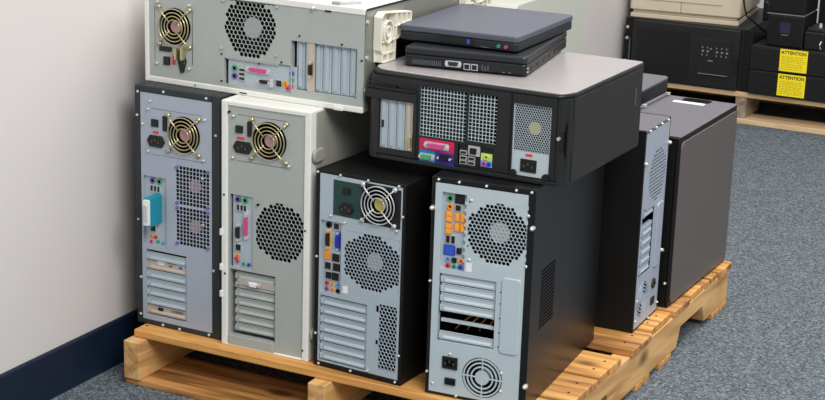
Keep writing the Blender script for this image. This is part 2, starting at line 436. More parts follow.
def case(root, W, D, H, bl, br, bb, bt, m, mtop=None, bevel=0.0025, name='case'):
    mb = MB()
    mb.box(0, 0, 0, bl, D, H); mb.box(W-br, 0, 0, W, D, H)
    mb.box(bl, 0, 0, W-br, D, bb); mb.box(bl, D-.004, bb, W-br, D, H-bt)
    if not mtop: mb.box(bl, 0, H-bt, W-br, D, H)
    c = mb.build(name, m, root, bevel=bevel)
    if mtop: MB().box(bl, 0, H-bt, W-br, D, H).build('top_panel', mtop, root, bevel=bevel)
    return c
def liner(root, W, D, H, b=.006, m='inner'):
    """motherboard tray and drive cage seen through the openings"""
    MB().box(b+.004, .04, .02, b+.006, D-.02, H-.02).box(b+.006, D*.55, H*.35, W-b-.01, D*.56, H-.03).build('inner_chassis', m, root)
def front_bezel(root, W, D, H, m, t=.03):
    mb = MB(); mb.hull2(rr(0.002, D, W-.002, D+t, .012, corners=(0,0,1,1)), 0.002, H-.002, 'z')
    b = mb.build('front_bezel', m, root, bevel=.003)
    f = MB()
    for k in range(3): f.box(.02, D+t-.001, H-.07-k*.045, W-.02, D+t+.0015, H-.03-k*.045)
    f.build('drive_door', m, b, bevel=.001)

# ================================================================== SETTING
def structure(o): o['kind'] = 'structure'; return o
structure(MB().box(-.06, -4, -.05, 6, 4.2, 0).build('floor', 'carpet'))
structure(MB().box(-.16, -4, 0, -.06, 4.2, 2.75).build('wall_left', 'wall'))
structure(MB().box(-.06, 4.1, 0, 6, 4.2, 2.75).build('wall_back', 'wall'))
mb = MB(); mb.hull2([(-.06, 0), (-.053, 0), (-.0535, .086), (-.056, .09), (-.06, .09)], -4, 4.1, 'y')
structure(mb.build('baseboard_left', 'base', bevel=.0008))
mb = MB(); mb.box(-.05, 4.092, 0, 6, 4.1, .09); structure(mb.build('baseboard_back', 'base', bevel=.0008))

# ================================================================== PALLETS
def stringer(x0, x1, y0, y1, z0, z1, notches):
    pts = [(y0, z0)]
    for a, b in notches: pts += [(a, z0), (a+.02, z0+.038), (b-.02, z0+.038), (b, z0)]
    pts += [(y1, z0), (y1, z1), (y0, z1)]
    mb = MB(); mb.hull2(pts, x0, x1, 'x'); return mb
ZP = .0998
pal = thing('wooden_pallet', 'worn pine shipping pallet on the carpet carrying the pile of old computers', 'pallet', (0, 0, 0))
for i, (a, b, m) in enumerate([(-.036,.058,'wx'),(.068,.185,'wx2'),(.192,.306,'wx'),(.352,.455,'wx2'),(.470,.585,'wx'),(.597,.690,'wx2'),(.702,.790,'wx'),(.802,.872,'wx2'),(.884,.966,'wx')]):
    x0 = .018 + random.uniform(-.002, .003); x1 = .842 + random.uniform(-.006, .005) if i else .83
    mb = MB(); n = 6
    top = ZP - (.0 if i in (0, 2, 4, 6, 8) else .0006)
    mb.box(x0, a, .0855, x1, b, top)
    o = mb.build('deck_board', m, pal, bevel=.002)
    for sx in (.412, .82, .03) if i else (.03,):
        for q in (.3, .7): MB().cyl(sx + random.uniform(-.004, .004), top-.001, a+(b-a)*q, .0025, top+.0006, 8, axis='z').build('nail', 'blkm', o)
stringer(.012, .046, -.060, .966, .0125, .085, [(.12, .36), (.60, .84)]).build('stringer', 'wy', pal, bevel=.0015)
stringer(.402, .436, -.060, .966, .0125, .085, [(.12, .36), (.60, .84)]).build('stringer', 'wy', pal, bevel=.0015)
stringer(.806, .840, -.04, .966, .0125, .085, [(.06, .26), (.63, .81)]).build('stringer', 'wy', pal, bevel=.0015)
for a, b in ((-.054, .085), (.40, .475), (.53, .60), (.86, .966)): MB().box(.012, a, 0, .8405, b, .012).build('bottom_board', 'wx2' if a < 0 else 'wx', pal, bevel=.0015)

pal2 = thing('wooden_pallet', 'pale wooden pallet in the background carrying black power supplies and a cream printer', 'pallet', (0, 2.69, 0))
for i in range(6): MB().box(-.045, i*.135, .083, .84, i*.135+.1, .099).build('deck_board', 'px', pal2, bevel=.002)
for x in (-.04, .338, .80): stringer(x, x+.034, 0.002, .77, .016, .0825, [(.15, .32), (.48, .64)]).build('stringer', 'py', pal2, bevel=.001)
for a in (-.01, .35, .68): MB().box(-.045, a, 0, .84, a+.1, .0155).build('bottom_board', 'px' if a < 0 else 'wx', pal2, bevel=.001)

# ================================================================== T1 dark case, far left
W, D, H = .1844, .37, .4501
t1 = thing('computer_tower', 'dark green-grey computer tower against the wall, with teal plug and two violet-pinned fans', 'computer', (0, 0, ZP), -.008)
case(t1, W, D, H, .0125, .019, .010, .012, 'dgr'); liner(t1, W, D, H, .013)
f1, f2 = (.1245, .278), (.1245, .2025)
io = (.0165, .153, .067, .285); sl = (.022, .020, .110, .146); ps = (.0245, .327, .157, .411)
def sq(c, R=.036): return (c[0]-R, c[1]-R, c[0]+R, c[1]+R)
plate(.0125, .010, W-.019, H-.012, .002, cuts=[io, sl, ps], grilles=[(sq(f1), .0072, 'sq', lambda x, z: abs(x-f1[0])+abs(z-f1[1]) < .058), (sq(f2), .0072, 'sq', lambda x, z: abs(x-f2[0])+abs(z-f2[1]) < .058)]).build('rear_panel', 'sil', t1)
for f in (f1, f2):
    fan(t1, f[0], f[1], .036, .010, 'sticker')
    for sx in (-1, 1):
        for sz in (-1, 1): MB().cyl(f[0]+sx*.033, .002, f[1]+sz*.033, .0035, -.003, 10, .0028).build('rivet', 'purple', t1)
psu = plate(ps[0], ps[1], ps[2], ps[3], .0016, circles=[(.107, .371, .034)]).build('power_supply', 'sil', t1)
outline(t1, ps, .0008, 'dgr', .0004, 'tb'); fan(psu, .107, .371, .033, .0045, 'sticker'); guard(psu, .107, .371, .034)
MB().hull2(rr(.037, .378, .052, .392, .001), -.002, .001).build('power_switch', 'port', psu, bevel=.0006)
MB().hull2(rr(.062, .373, .071, .401, .002), -.002, .001).build('voltage_switch', 'port', psu, bevel=.0006)
MB().box(.040, -.0004, .366, .052, .001, .3705).build('voltage_slider', 'red', psu)
iec(psu, .047, .352, .038, .021); screws(psu, [(.030, .409), (.152, .405), (.030, .331), (.150, .331)], .003)
tray(t1, io, 'sil').build('port_recess', 'sil', t1)
iop = plate(io[0], io[1], io[2], io[3], MY+.0012).build('port_panel', 'bkt', t1)
ps2(iop, .034, .276, 'purple'); ps2(iop, .049, .276, 'green')
for u in (.033, .0405, .048): rect_port(iop, 'usb_port', u, .262, .0045, .010, 'port', 'steelw', MY)
MB().box(.039, -.030, .199, .054, MY, .253).build('plug_body', 'teal', iop, bevel=.0015)
MB().hull2(rr(.0395, .202, .0535, .250, .003), -.0335, -.029).build('connector_shell', 'white', iop, bevel=.0008)
MB().hull2(rr(.043, .210, .050, .242, .003), -.037, -.033).build('connector_face', 'steelw', iop, bevel=.0005)
rect_port(iop, 'network_port', .035, .186, .011, .011, 'port', 'steelw', MY)
for u, v, m in ((.031, .170, 'orange'), (.030, .160, 'pink'), (.045, .162, 'green'), (.056, .161, 'lblue'), (.040, .170, 'red')): jack(iop, u, v, m, y=MY)
tray(t1, sl, 'sil', y1=.01).build('slot_recess', 'sil', t1)
cv = slots_h(t1, sl[0]+.001, sl[1]+.001, sl[2]-.001, sl[3]-.004, 7, 'bkt', {0: 'bktw', 5: 'bktw'})
dsub(cv[5], .052, .1215, .022, .009, 'white', y=.006, name='monitor_port', d=.003); dsub(cv[5], .095, .1215, .016, .009, 'blue', y=.006, name='monitor_port', d=.003)
jack(cv[5], .073, .1215, 'port', .004, .006)
MB().box(.045, .003, .030, .056, .007, .038).build('network_port', 'port', cv[0]); MB().box(.075, .004, .031, .1, .0065, .036).build('port_shell', 'bkt', cv[0])
screws(t1, [(.008, H-.012), (.064, H-.006), (.155, H-.006), (.006, .395), (.175, .38), (.006, .20), (.0085, .018), (.095, .004), (.160, .006), (.058, .005), (.170, .13), (.010, .09)], .003, .003)
screws(t1, [(.018, .38), (.036, .424), (.147, .298), (.147, .212)], .0028)
front_bezel(t1, W, D, H, 'dgr')

# ================================================================== T2 white case
W, D, H = .1785, .40, .4499
t2 = thing('computer_tower', 'off-white computer tower with putty side and one large round honeycomb vent', 'computer', (.1942, -.0140, ZP), .016)
case(t2, W, D, H, .0125, .0125, .004, .009, 'rim', bevel=.002); liner(t2, W, D, H, .013, 'inner')
MB().box(W, .018, .004, W+.0015, D-.004, H-.004).build('side_panel', 'side', t2, bevel=.0006)
fc = (.1195, .227); io = (.0165, .149, .0635, .283); sl = (.0165, .022, .110, .145); ps = (.019, .345, .142, .427)
plate(.0125, .004, W-.0125, H-.009, .004, cuts=[io, sl, ps], grilles=[((fc[0]-.05, fc[1]-.053, fc[0]+.046, fc[1]+.053), .0082, 'hex', circ(*fc, .0525))]).build('rear_panel', 'bei', t2)
fan(t2, fc[0]-.002, fc[1], .045, .014, 'inner')
psu = plate(ps[0], ps[1], ps[2], ps[3], .0036, circles=[(.096, .388, .034)]).build('power_supply', 'bei', t2)
outline(t2, ps, .0028, 'dgr', .0004, 'tb'); fan(psu, .096, .388, .033, .0065, 'sticker'); guard(psu, .096, .388, .034, y=-.003, reach=1.42)
MB().hull2(rr(.029, .395, .043, .408, .001), -.001, .003).build('power_switch', 'port', psu, bevel=.0006)
MB().hull2(rr(.053, .391, .061, .418, .002), -.001, .003).build('voltage_switch', 'port', psu, bevel=.0006)
MB().box(.031, .001, .384, .046, .003, .388).build('voltage_slider', 'red', psu)
iec(psu, .043, .370, .038, .021, y=.001); screws(psu, [(.026, .424), (.128, .419), (.025, .350), (.137, .350)], .003)
tray(t2, io, 'bei', .004, .009).build('port_recess', 'bei', t2)
iop = plate(io[0]+.004, io[1], io[2], io[3], MY+.0022).build('port_panel', 'bkt', t2)
ps2(iop, .031, .274, 'purple'); ps2(iop, .046, .274, 'green')
for u in (.0325, .040, .0465): rect_port(iop, 'usb_port', u, .260, .0045, .010, 'port', 'steelw', MY)
dsub(iop, .0485, .228, .010, .052, 'pink', name='printer_port'); dsub(iop, .032, .214, .011, .032, 'port')
rect_port(iop, 'network_port', .033, .1865, .010, .011, 'port', 'steelw', MY)
for u, v, m in ((.031, .170, 'orange'), (.031, .160, 'pink'), (.028, .165, 'red'), (.043, .157, 'green'), (.054, .157, 'blue')): jack(iop, u, v, m, y=MY)
tray(t2, sl, 'bei', .004, .012).build('slot_recess', 'bei', t2)
cv = slots_h(t2, sl[0]+.010, sl[1]+.006, sl[2]-.001, sl[3]-.004, 7, 'bei', {}, y=.0095)
MB().box(.03, .006, .1165, .108, .0085, .127).build('card_bracket', 'bktw', t2, bevel=.0004)
dsub(t2, .064, .1215, .026, .010, 'white', y=.007, name='monitor_port')
MB().box(.0165, -.001, .004, .110, .0025, .021).build('slot_lip', 'bei', t2, bevel=.0008)
screws(t2, [(.075, .272), (.016, .43)], .0025, .002, 'hole'); screws(t2, [(.008, .135), (.168, .02), (.006, .28), (.17, .24)], .0022, .002, 'blkm')
for v in (.205, .14, .09): MB().box(-.002, -.003, v, .004, .006, v+.012).build('clip', 'rim', t2, bevel=.001)
for v in (.372, .05):
    MB().hull2(rr(.001, v-.012, .040, v+.012, .011), W+.001, W+.008, 'x').build('side_latch', 'side', t2, bevel=.003)
front_bezel(t2, W, D, H, 'rim')

# ================================================================== T3 black with green power supply
W, D, H = .1783, .33, .3552
t3 = thing('computer_tower', 'shorter black computer tower with dark green power supply plate and hexagon vent', 'computer', (.3857, -.0143, ZP), -.0626)
case(t3, W, D, H, .0085, .0065, .010, .006, 'blkm'); liner(t3, W, D, H, .009)
hc = (.115, .2075); io = (.011, .138, .053, .267); sl = (.012, .012, .108, .132); ps = (.036, .280, .169, .342)
def hexin(x, z): dx, dz = abs(x-hc[0]), abs(z-hc[1]); return dz < .0475 and dx*.5 + dz*.87 < .0495 and dx < .0545
plate(.0085, .010, W-.0065, H-.006, .002, cuts=[io, sl, ps], grilles=[((hc[0]-.055, hc[1]-.05, hc[0]+.054, hc[1]+.05), .0071, 'hex', hexin), ((.1325, .022, .1675, .139), .0071, 'hex', lambda x, z: True)]).build('rear_panel', 'sil3', t3)
fan(t3, hc[0], hc[1], .045, .012, 'hub')
psu = plate(ps[0], ps[1], .0925, ps[3], .0012).build('power_supply', 'psug', t3)
b = plate(.0925, ps[1]-.003, ps[2], ps[3]+.002, .0014, circles=[(.127, .3125, .033)]).build('fan_plate', 'port', psu)
fan(psu, .127, .3125, .032, .004, 'ysticker'); guard(psu, .127, .3125, .034, 'steelw', reach=1.30)
rect_port(psu, 'power_switch', .063, .326, .014, .011, 'port'); iec(psu, .063, .295, .030, .019)
tray(t3, io, 'sil3').build('port_recess', 'sil3', t3)
iop = plate(io[0], io[1], io[2], io[3], MY+.0012).build('port_panel', 'sil3', t3)
ps2(iop, .025, .259, 'port'); rect_port(iop, 'network_port', .041, .259, .010, .010, 'port', 'steelw', MY)
dsub(iop, .024, .233, .010, .036, 'port', 'amber', name='printer_port'); dsub(iop, .044, .233, .010, .034, 'navy', 'blue')
rect_port(iop, 'audio_port', .023, .205, .010, .016, 'orange', None, MY); rect_port(iop, 'usb_port', .041, .203, .015, .014, 'port', 'steelw', MY)
rect_port(iop, 'usb_port', .025, .186, .012, .012, 'port', 'steelw', MY); rect_port(iop, 'usb_port', .043, .186, .015, .014, 'port', 'steelw', MY)
rect_port(iop, 'usb_port', .027, .169, .012, .012, 'port', 'steelw', MY); rect_port(iop, 'usb_port', .041, .169, .014, .014, 'port', 'steelw', MY)
for u, v, m in ((.0225, .154, 'red'), (.034, .154, 'amber'), (.0455, .154, 'lblue'), (.0225, .1435, 'purple'), (.034, .1435, 'orange'), (.0455, .1435, 'port')): jack(iop, u, v, m, r=.0040, y=MY)
MB().box(.058, .0004, .144, .068, .0012, .157).build('small_label', 'white', t3)
tray(t3, sl, 'sil3', y1=.01).build('slot_recess', 'sil3', t3)
slots_h(t3, sl[0]+.002, sl[1]+.001, sl[2]-.001, sl[3]-.002, 7, 'sil3')
for v in (.132, .128, .07): MB().box(.127, .0002, v-.0035, .131, .0012, v+.0035).build('clip', 'hole', t3)
screws(t3, [(.0045, H-.005), (.05, H-.004), (.105, H-.004), (.165, H-.004), (.0045, .20), (.0045, .06), (.012, .005), (.078, .006), (.168, .006), (.174, .055), (.174, .30)], .0028, .003)
screws(t3, [(.033, .278), (.164, .274), (.060, .27), (.112, .014)], .0026)
front_bezel(t3, W, D, H, 'blkm', t=.012)

# ================================================================== T4 black tower with amber ports
W, D, H = .1790, .38, .3792
t4 = thing('computer_tower', 'tall black computer tower nearest the camera, amber ports, power supply at bottom', 'computer', (.6110, -.0265, ZP), .068)
case(t4, W, D, H, .007, .0125, .006, .010, 'blk', bevel=.0015); liner(t4, W, D, H, .009)
fc = (.1165, .2965); io = (.019, .2245, .062, .355); sl = (.019, .098, .119, .216); pf = (.1015, .0455)
plate(.007, .006, W-.0125, H-.010, .001, cuts=[io, sl], circles=[(pf[0], pf[1], .0355)],
      grilles=[((fc[0]-.052, fc[1]-.052, fc[0]+.0495, fc[1]+.052), .0071, 'hex', circ(*fc, .0515))]).build('rear_panel', 'sil4', t4)
fan(t4, fc[0], fc[1], .046, .012, 'hub', hr=.019)
tray(t4, io, 'sil4').build('port_recess', 'sil4', t4)
iop = plate(io[0], io[1], io[2], io[3], MY+.0012).build('port_panel', 'bkt', t4)
ps2(iop, .031, .344, 'green'); rect_port(iop, 'keyboard_port', .048, .345, .014, .013, 'port', 'blkm', MY)
jack(iop, .031, .330, 'orange', .0055, MY, 'digital_port'); rect_port(iop, 'optical_port', .046, .330, .009, .009, 'port', 'steelw', MY)
for v in (.318, .309, .297, .288): rect_port(iop, 'usb_port', .0305, v, .009, .007, 'amber', 'orange', MY)
for u in (.045, .055):
    for v in (.314, .297): rect_port(iop, 'usb_port', u, v, .0062, .012, 'amber', 'orange', MY)
for u in (.030, .039): rect_port(iop, 'usb_port', u, .275, .0062, .012, 'port', 'steelw', MY)
rect_port(iop, 'network_port', .033, .256, .017, .014, 'blue', 'navy', MY); rect_port(iop, 'usb_port', .050, .257, .008, .010, 'port', None, MY)
for u, v, m in ((.031, .240, 'lblue'), (.054, .240, 'orange'), (.031, .229, 'red'), (.042, .2285, 'green'), (.053, .229, 'blue')): jack(iop, u, v, m, .0045, MY)
rect_port(iop, 'digital_port', .042, .240, .008, .008, 'port', None, MY)
MB().box(.065, -.0006, .226, .075, .0004, .241).build('small_label', 'white', t4)
tray(t4, sl, 'sil4', .001, .01).build('slot_recess', 'sil4', t4)
slots_h(t4, sl[0]+.003, sl[1]+.001, sl[2]-.002, sl[3]-.001, 7, 'sil4', {1: None, 2: None})
MB().box(sl[0]+.004, .005, .131, sl[2], .009, .1365).build('slot_divider', 'sil4', t4)
w = MB()
for k in range(4):
    w.tube([(.04+.02*k, .03+.004*k, .112), (.05+.018*k, .022, .124+.003*k), (.065+.014*k, .026, .138), (.08+.01*k, .04, .146)], .0013)
w.build('inner_wires', 'wire', t4)
# tall pressed plate at the right
mb = MB(); mb.hull2(rr(.1295, .0955, .162, .226, .006), -.0028, .0004); mb.build('pressed_cover', 'sil4', t4, bevel=.0012)
screws(t4, [(.1465, .108)], .0035, .002, 'steelw')
# moulded power supply fan vent: rings and spokes
g = MB(); g.cyl(pf[0], -.0008, pf[1], .0125, .0012, 20)
for r_ in (.019, .026, .0325): g.ring(pf[0], pf[1], r_-.0013, r_+.0013, -.0008, .001)
for k in range(4): 
    a = k*PI/2; c, s = math.cos(a), math.sin(a)
    g.tube([(pf[0]+.010*c, .0001, pf[1]+.010*s), (pf[0]+.0365*c, .0001, pf[1]+.0365*s)], .0012)
g.build('fan_grille', 'sil4', t4); fan(t4, pf[0], pf[1], .035, .008, 'hub', hr=.014)
iec(t4, .044, .062, .027, .021, y=-.001, square=True); MB().hull2(rr(.036, .023, .055, .035, .001), -.003, .001).build('power_switch', 'port', t4, bevel=.0007)
MB().box(.0375, -.0038, .026, .0445, -.0025, .032).box(.0465, -.0038, .026, .0535, -.0025, .032).build('switch_rocker', 'blkm', t4)
screws(t4, [(.012, H-.0045), (.048, H-.0045), (.095, H-.0045), (.146, H-.0045), (.172, H-.0045)], .0028)
screws(t4, [(.003, .326), (.1765, .316), (.178, .045)], .0048, .008); screws(t4, [(.003, .04), (.003, .20), (.057, .005), (.105, .005), (.170, .005)], .0028)
screws(t4, [(.043, .077), (.135, .06), (.135, .028), (.013, .02), (.070, .347), (.168, .335), (.070, .246), (.168, .25)], .0032, .002, 'steelw')
dots = MB()
for v in (.345, .315, .29, .27): dots.cyl(.067, .0004, v, .0012, -.0008, 8)
for v in (.20, .18, .155, .13, .105): dots.cyl(.1275, .0004, v, .0012, -.0008, 8)
dots.build('rivet_holes', 'hole', t4)
# side vent: slanted dotted field
dv = MB()
for i in range(13):
    for j in range(17):
        a = .050+i*.0056; b = .128+j*.0062
        dv.hull2([(a, b), (a+.0036, b), (a+.0036, b+.0036), (a, b+.0036)], W-.0002, W+.0003, 'x')
dv.build('side_vent', 'hole', t4)
front_bezel(t4, W, D, H, 'blk', t=.012)

# ================================================================== W white case lying across T1 and T2
W, D, H = .4547, .45, .1779
wt = thing('computer_tower', 'off-white computer tower lying on its side across the two leftmost towers', 'computer', (-.004, .0387, ZP+.4502), -.022)
c = MB(); c.box(0, 0, 0, .009, D, H); c.box(.009, 0, 0, W-.002, D, .010); c.box(.009, 0, H-.0115, W-.002, D, H); c.box(.009, D-.004, .01, W-.002, D, H-.0115)
c.build('case', 'rim', wt, bevel=.0015)
MB().box(W-.002, .003, .002, W, D-.004, H-.003).build('base_panel', 'galv', wt, bevel=.0006)
liner(wt, W, D, H, .013)
fc = (.2245, .119); io = (.171, .0155, .309, .064); sl = (.309, .0235, .4395, .1085); ps = (.022, .028, .103, .150)
plate(.009, .010, W-.002, H-.0115, .003, cuts=[io, sl, ps], grilles=[((fc[0]-.053, fc[1]-.0525, fc[0]+.053, .1658), .0085, 'hex', circ(*fc, .0525))]).build('rear_panel', 'bei', wt)
fan(wt, fc[0], fc[1], .044, .012, 'hub', hr=.02)
psu = plate(ps[0], ps[1], ps[2], ps[3], .0026, circles=[(.066, .1045, .034)]).build('power_supply', 'bei', wt)
outline(wt, ps, .0018, 'port', .0006, 'lr'); fan(psu, .066, .1045, .033, .0055, 'sticker'); guard(psu, .066, .1045, .034, reach=1.38, y=-.004)
MB().hull2(rr(.033, .0585, .059, .067, .002), -.002, .002).build('voltage_switch', 'port', psu, bevel=.0006)
MB().hull2(rr(.042, .034, .055, .049, .001), -.002, .002).build('power_switch', 'port', psu, bevel=.0006)
MB().box(.061, .0, .036, .066, .002, .052).build('voltage_slider', 'red', psu)
iec(psu, .082, .044, .018, .040, y=0)
MB().box(.0725, -.012, .048, .0775, .0, .068).box(.084, -.010, .048, .089, .0, .070).build('wire_clips', 'brass', psu, bevel=.001)
screws(psu, [(.028, .035), (.098, .033), (.030, .146), (.099, .146)], .003)
tray(wt, io, 'bei', .003, .0085).build('port_recess', 'bei', wt)
iop = plate(io[0]+.006, io[1], io[2]+.0095, io[3]-.002, MY+.0016).build('port_panel', 'bkt', wt)
ps2(iop, .1905, .045, 'green'); ps2(iop, .1905, .031, 'purple')
for v in (.044, .0365, .0285): rect_port(iop, 'usb_port', .207, v, .011, .0042, 'port', 'steelw', MY)
dsub(iop, .240, .047, .052, .010, 'pink', name='printer_port'); dsub(iop, .253, .0285, .026, .009, 'port'); 
MB().box(.267, .0, .022, .274, MY, .036).build('port_nuts', 'steelw', iop)
rect_port(iop, 'network_port', .2835, .0295, .011, .011, 'port', 'steelw', MY)
for u, v, m in ((.309, .050, 'blue'), (.309, .0385, 'green'), (.297, .0275, 'orange'), (.308, .027, 'red'), (.301, .023, 'pink'), (.296, .032, 'amber')): jack(iop, u, v, m, .0042, MY)
tray(wt, sl, 'bei', .003, .014).build('slot_recess', 'bei', wt)
cv = slots_v(wt, sl[0]+.006, sl[1]+.001, sl[2]-.001, sl[3]-.001, 7, 'bkt', {}, y=.010)
MB().box(.340, .004, sl[1], .3545, .008, sl[3]).build('card_bracket', 'bktw', wt, bevel=.0006)
dsub(wt, .348, .062, .009, .030, 'port', 'brass', y=.004, name='monitor_port')
screws(wt, [(.355, .169)], .004, .007); screws(wt, [(.326, .118), (.41, .113), (.449, .09), (.166, .068), (.166, .02), (.11, .005), (.29, .068), (.245, .06)], .0018, .001, 'hole')
screws(wt, [(.17, .162), (.28, .162), (.28, .078), (.166, .078)], .0032, .0015, 'bei')
MB().box(.205, -.0006, .003, .22, .0003, .005).box(.376, -.0006, H-.0125, .388, .001, H-.010).build('seam_marks', 'hole', wt)
MB().box(.398, -.004, -.0, .416, .0, .006).build('base_clip', 'rim', wt, bevel=.001)
# small latch lying on the top
mb = MB(); mb.hull2(rr(.385, .003, .405, .014, .004) , H, H+.006, 'z'); mb.hull2([(.395, .012), (.405, .008), (.425, .04), (.415, .045)], H, H+.005, 'z'); mb.build('top_latch', 'bei', wt, bevel=.0015)
# dark rear edge strip of the base panel and screws
MB().box(W, .004, H-.004, W+.0012, D-.004, H-.0005).build('edge_strip', 'port', wt)
for v in (.04, .095, .155): MB().cyl(.006, W-.0005, v, .0035, W+.003, 12, axis='x').build('screw', 'chrome', wt)
MB().box(W, .082, .050, W+.0012, .330, .128).build('base_dark_patch', 'hole', wt)  # flat black patch on the base panel below the feet
# fold-out plastic feet with ribs
def foot(y0):
    K = .80
    f = MB(); x0, x1 = W+.001, W+.016
    f.box(x0, y0, .084, x0+.002, y0+.06*K, .163); f.box(x0, y0+.05*K, .120, x0+.002, y0+.13*K, .158)
    def wall(pts, t=.0022):
        pts = [(y0+(p_[0]-y0)*K, p_[1]) for p_ in pts]
        for (a, b), (c, d) in zip(pts, pts[1:]):
            dx, dz = c-a, d-b; l = math.hypot(dx, dz); nx, nz = -dz/l*t/2, dx/l*t/2
            f.hull2([(a+nx, b+nz), (c+nx, d+nz), (c-nx, d-nz), (a-nx, b-nz)], x0, x1, 'x')
    o = y0
    wall([(o, .105), (o, .160), (o+.014, .168), (o+.13, .158), (o+.13, .128), (o+.062, .118), (o+.062, .084), (o+.008, .084), (o+.008, .098), (o, .105)])
    wall([(o+.008, .098), (o+.062, .098)]); wall([(o+.034, .098), (o+.034, .084)]); wall([(o+.066, .163), (o+.066, .118)])
    wall([(o+.088, .162), (o+.088, .121)]); wall([(o+.110, .160), (o+.110, .124)]); wall([(o+.062, .140), (o+.13, .143)])
    wall([(o, .120), (o+.014, .118)]); wall([(o+.05, .118), (o+.062, .118)]); wall([(o+.018, .112), (o+.016, .098)]); wall([(o+.046, .112), (o+.048, .098)])
    c = [(o+.033+.019*math.cos(2*PI*k/16), .134+.019*math.sin(2*PI*k/16)) for k in range(17)]; wall(c)
    c = [(o+.033+.009*math.cos(2*PI*k/12), .134+.009*math.sin(2*PI*k/12)) for k in range(13)]; wall(c, .003)
    f.build('folding_foot', 'ivory', wt)
foot(.028); foot(.343)
fb = MB(); fb.hull2(rr(.002, D, W-.002, D+.03, .012, corners=(0,0,1,1)), .002, H-.002, 'z'); fb.build('front_bezel', 'rim', wt, bevel=.003)

# ================================================================== D desktop on top
W, D, H = .3551, .3365, .1527
ZD = ZP + .3795
dt = thing('desktop_computer', 'wide charcoal desktop computer with silver-grey top, lying under the two laptops', 'computer', (.4668, .0234, ZD), -.0127)
R = .022; hb = .143
bd = MB()
def arc(cx, cy, r, a0, a1, n=6): return [(cx+r*math.cos(a0+(a1-a0)*i/n), cy+r*math.sin(a0+(a1-a0)*i/n)) for i in range(n+1)]
E0 = -.009
bd.hull2(arc(R+E0, R, R, PI, 1.5*PI) + [(R+E0, R)], .001, hb, 'z')
R2 = .014
bd.hull2([(W-R2-.004, .0), (W-R2, 0)] + arc(W-R2, R2, R2, 1.5*PI, 2*PI) + [(W-R2, R2), (W-R2-.004, .006)], .001, hb, 'z')
bd.box(E0, R, .001, .006, D, hb); bd.box(W-.006, R2, .001, W, D, hb); bd.box(.006, D-.006, .001, W-.006, D, hb); bd.box(.006, .006, .001, W-.006, D-.006, .006)
bd.box(R+E0, 0, .001, W-R2, .006, .010)
bd.build('body', 'dk', dt)
MB().box(W, .026, .003, W+.0012, D-.002, hb-.002).build('side_panel', 'dside', dt, bevel=.0006)
g = lambda *r: r
slr = (.017, .019, .081, .1025); m1 = (.0935, .0505, .178, .1335); m2 = (.182, .054, .2335, .1335); pkr = (.095, .0075, .159, .047); pmr = (.262, .008, .328, .1275)
us = (.166, .012, .230, .047)
allin = lambda x, z: True
slr2 = (max(slr[0], R+E0), slr[1], slr[2], slr[3])
plate(R+E0, .006, W-R2-.002, hb, .0012, cuts=[slr2, pkr, pmr, us, m1, m2]).build('rear_panel', 'dk', dt)
plate(m1[0], m1[1], m1[2], m1[3], .0030, grilles=[(m1, .0062, 'sq', allin)], th=.001).build('vent_mesh', 'sil4', dt)
plate(m2[0], m2[1], m2[2], m2[3], .0030, grilles=[(m2, .0062, 'sq', allin)], th=.001).build('vent_mesh', 'sil4', dt)
cv = slots_v(dt, slr2[0], slr[1], slr[2]-.001, slr[3], 4, 'bkt', {3: 'bktw'}, y=.0035)
dsub(dt, .0765, .035, .007, .026, 'brass', 'brass', y=.0025, name='card_port')
MB().box(.022, .0, .055, .026, .006, .067).build('slot_clip', 'port', dt)
# raised frame around the slots and the release tab above
fr = MB(); fr.box(E0, -.004, .1035, .088, .006, .118)
fr.box(.084, -.003, .010, .0885, .002, .118); fr.build('slot_frame', 'dk', dt, bevel=.0012)
MB().box(E0+.003, -.0045, .1215, .087, .0, .1245).box(E0+.003, -.0035, .129, .026, .0, .131).box(.050, -.0035, .129, .087, .0, .131).build('release_tab', 'dk', dt, bevel=.0006)
MB().box(.026, -.005, .124, .050, .0, .1285).build('tab_grip', 'blkm', dt, bevel=.0006)
po = MB().box(.095, -.0005, .0275, .159, .003, .047).build('port_block', 'crim', dt)
dsub(po, .127, .037, .046, .011, 'pink', y=-.0005, name='printer_port')
p2 = MB().box(.095, -.0005, .0075, .125, .003, .0272).build('port_block', 'cyan', dt)
dsub(p2, .110, .0165, .028, .011, 'green', y=-.0005, name='monitor_port')
p3 = MB().box(.1252, -.0005, .0075, .159, .003, .0272).build('port_block', 'navy', dt)
dsub(p3, .143, .0185, .026, .010, 'port', 'port', y=-.0005)
p4 = MB().box(us[0], .003, us[1], us[2], .005, us[3]).build('port_panel', 'port', dt)
for u, v in ((.1755, .033), (.1755, .024), (.1755, .0165), (.1905, .024), (.1905, .0165)): rect_port(p4, 'usb_port', u, v, .010, .0042, 'port', 'steelw', .003)
MB().box(.184, .0008, .0295, .205, .0036, .0465).build('network_shell', 'steelw', p4); rect_port(p4, 'network_port', .1935, .0375, .011, .010, 'port', None, .001)
MB().box(.2075, .0008, .025, .2275, .0036, .0365).build('audio_block', 'lime', p4); MB().box(.2075, .0008, .014, .2275, .0036, .0248).build('audio_block', 'lblue', p4)
jack(p4, .2175, .031, 'lime', .0045, .0008); jack(p4, .2135, .0195, 'pink', .004, .0008); jack(p4, .2225, .0195, 'blue', .004, .0008)
psu = plate(pmr[0], pmr[1], pmr[2], pmr[3], .003, grilles=[((pmr[0]+.002, .050, pmr[2]-.002, .126), .0043, 'hex', allin)], th=.001).build('power_supply', 'sil4', dt)
fan(psu, .296, .088, .031, .012, 'ysticker')
iec(psu, .292, .0275, .028, .021, y=.002, square=True); MB().box(.286, .0012, .043, .298, .0022, .047).build('voltage_slider', 'red', psu)
for u in (.266, .324): MB().cyl(u, .001, .0125, .0065, -.003, 14).build('corner_foot', 'port', dt)
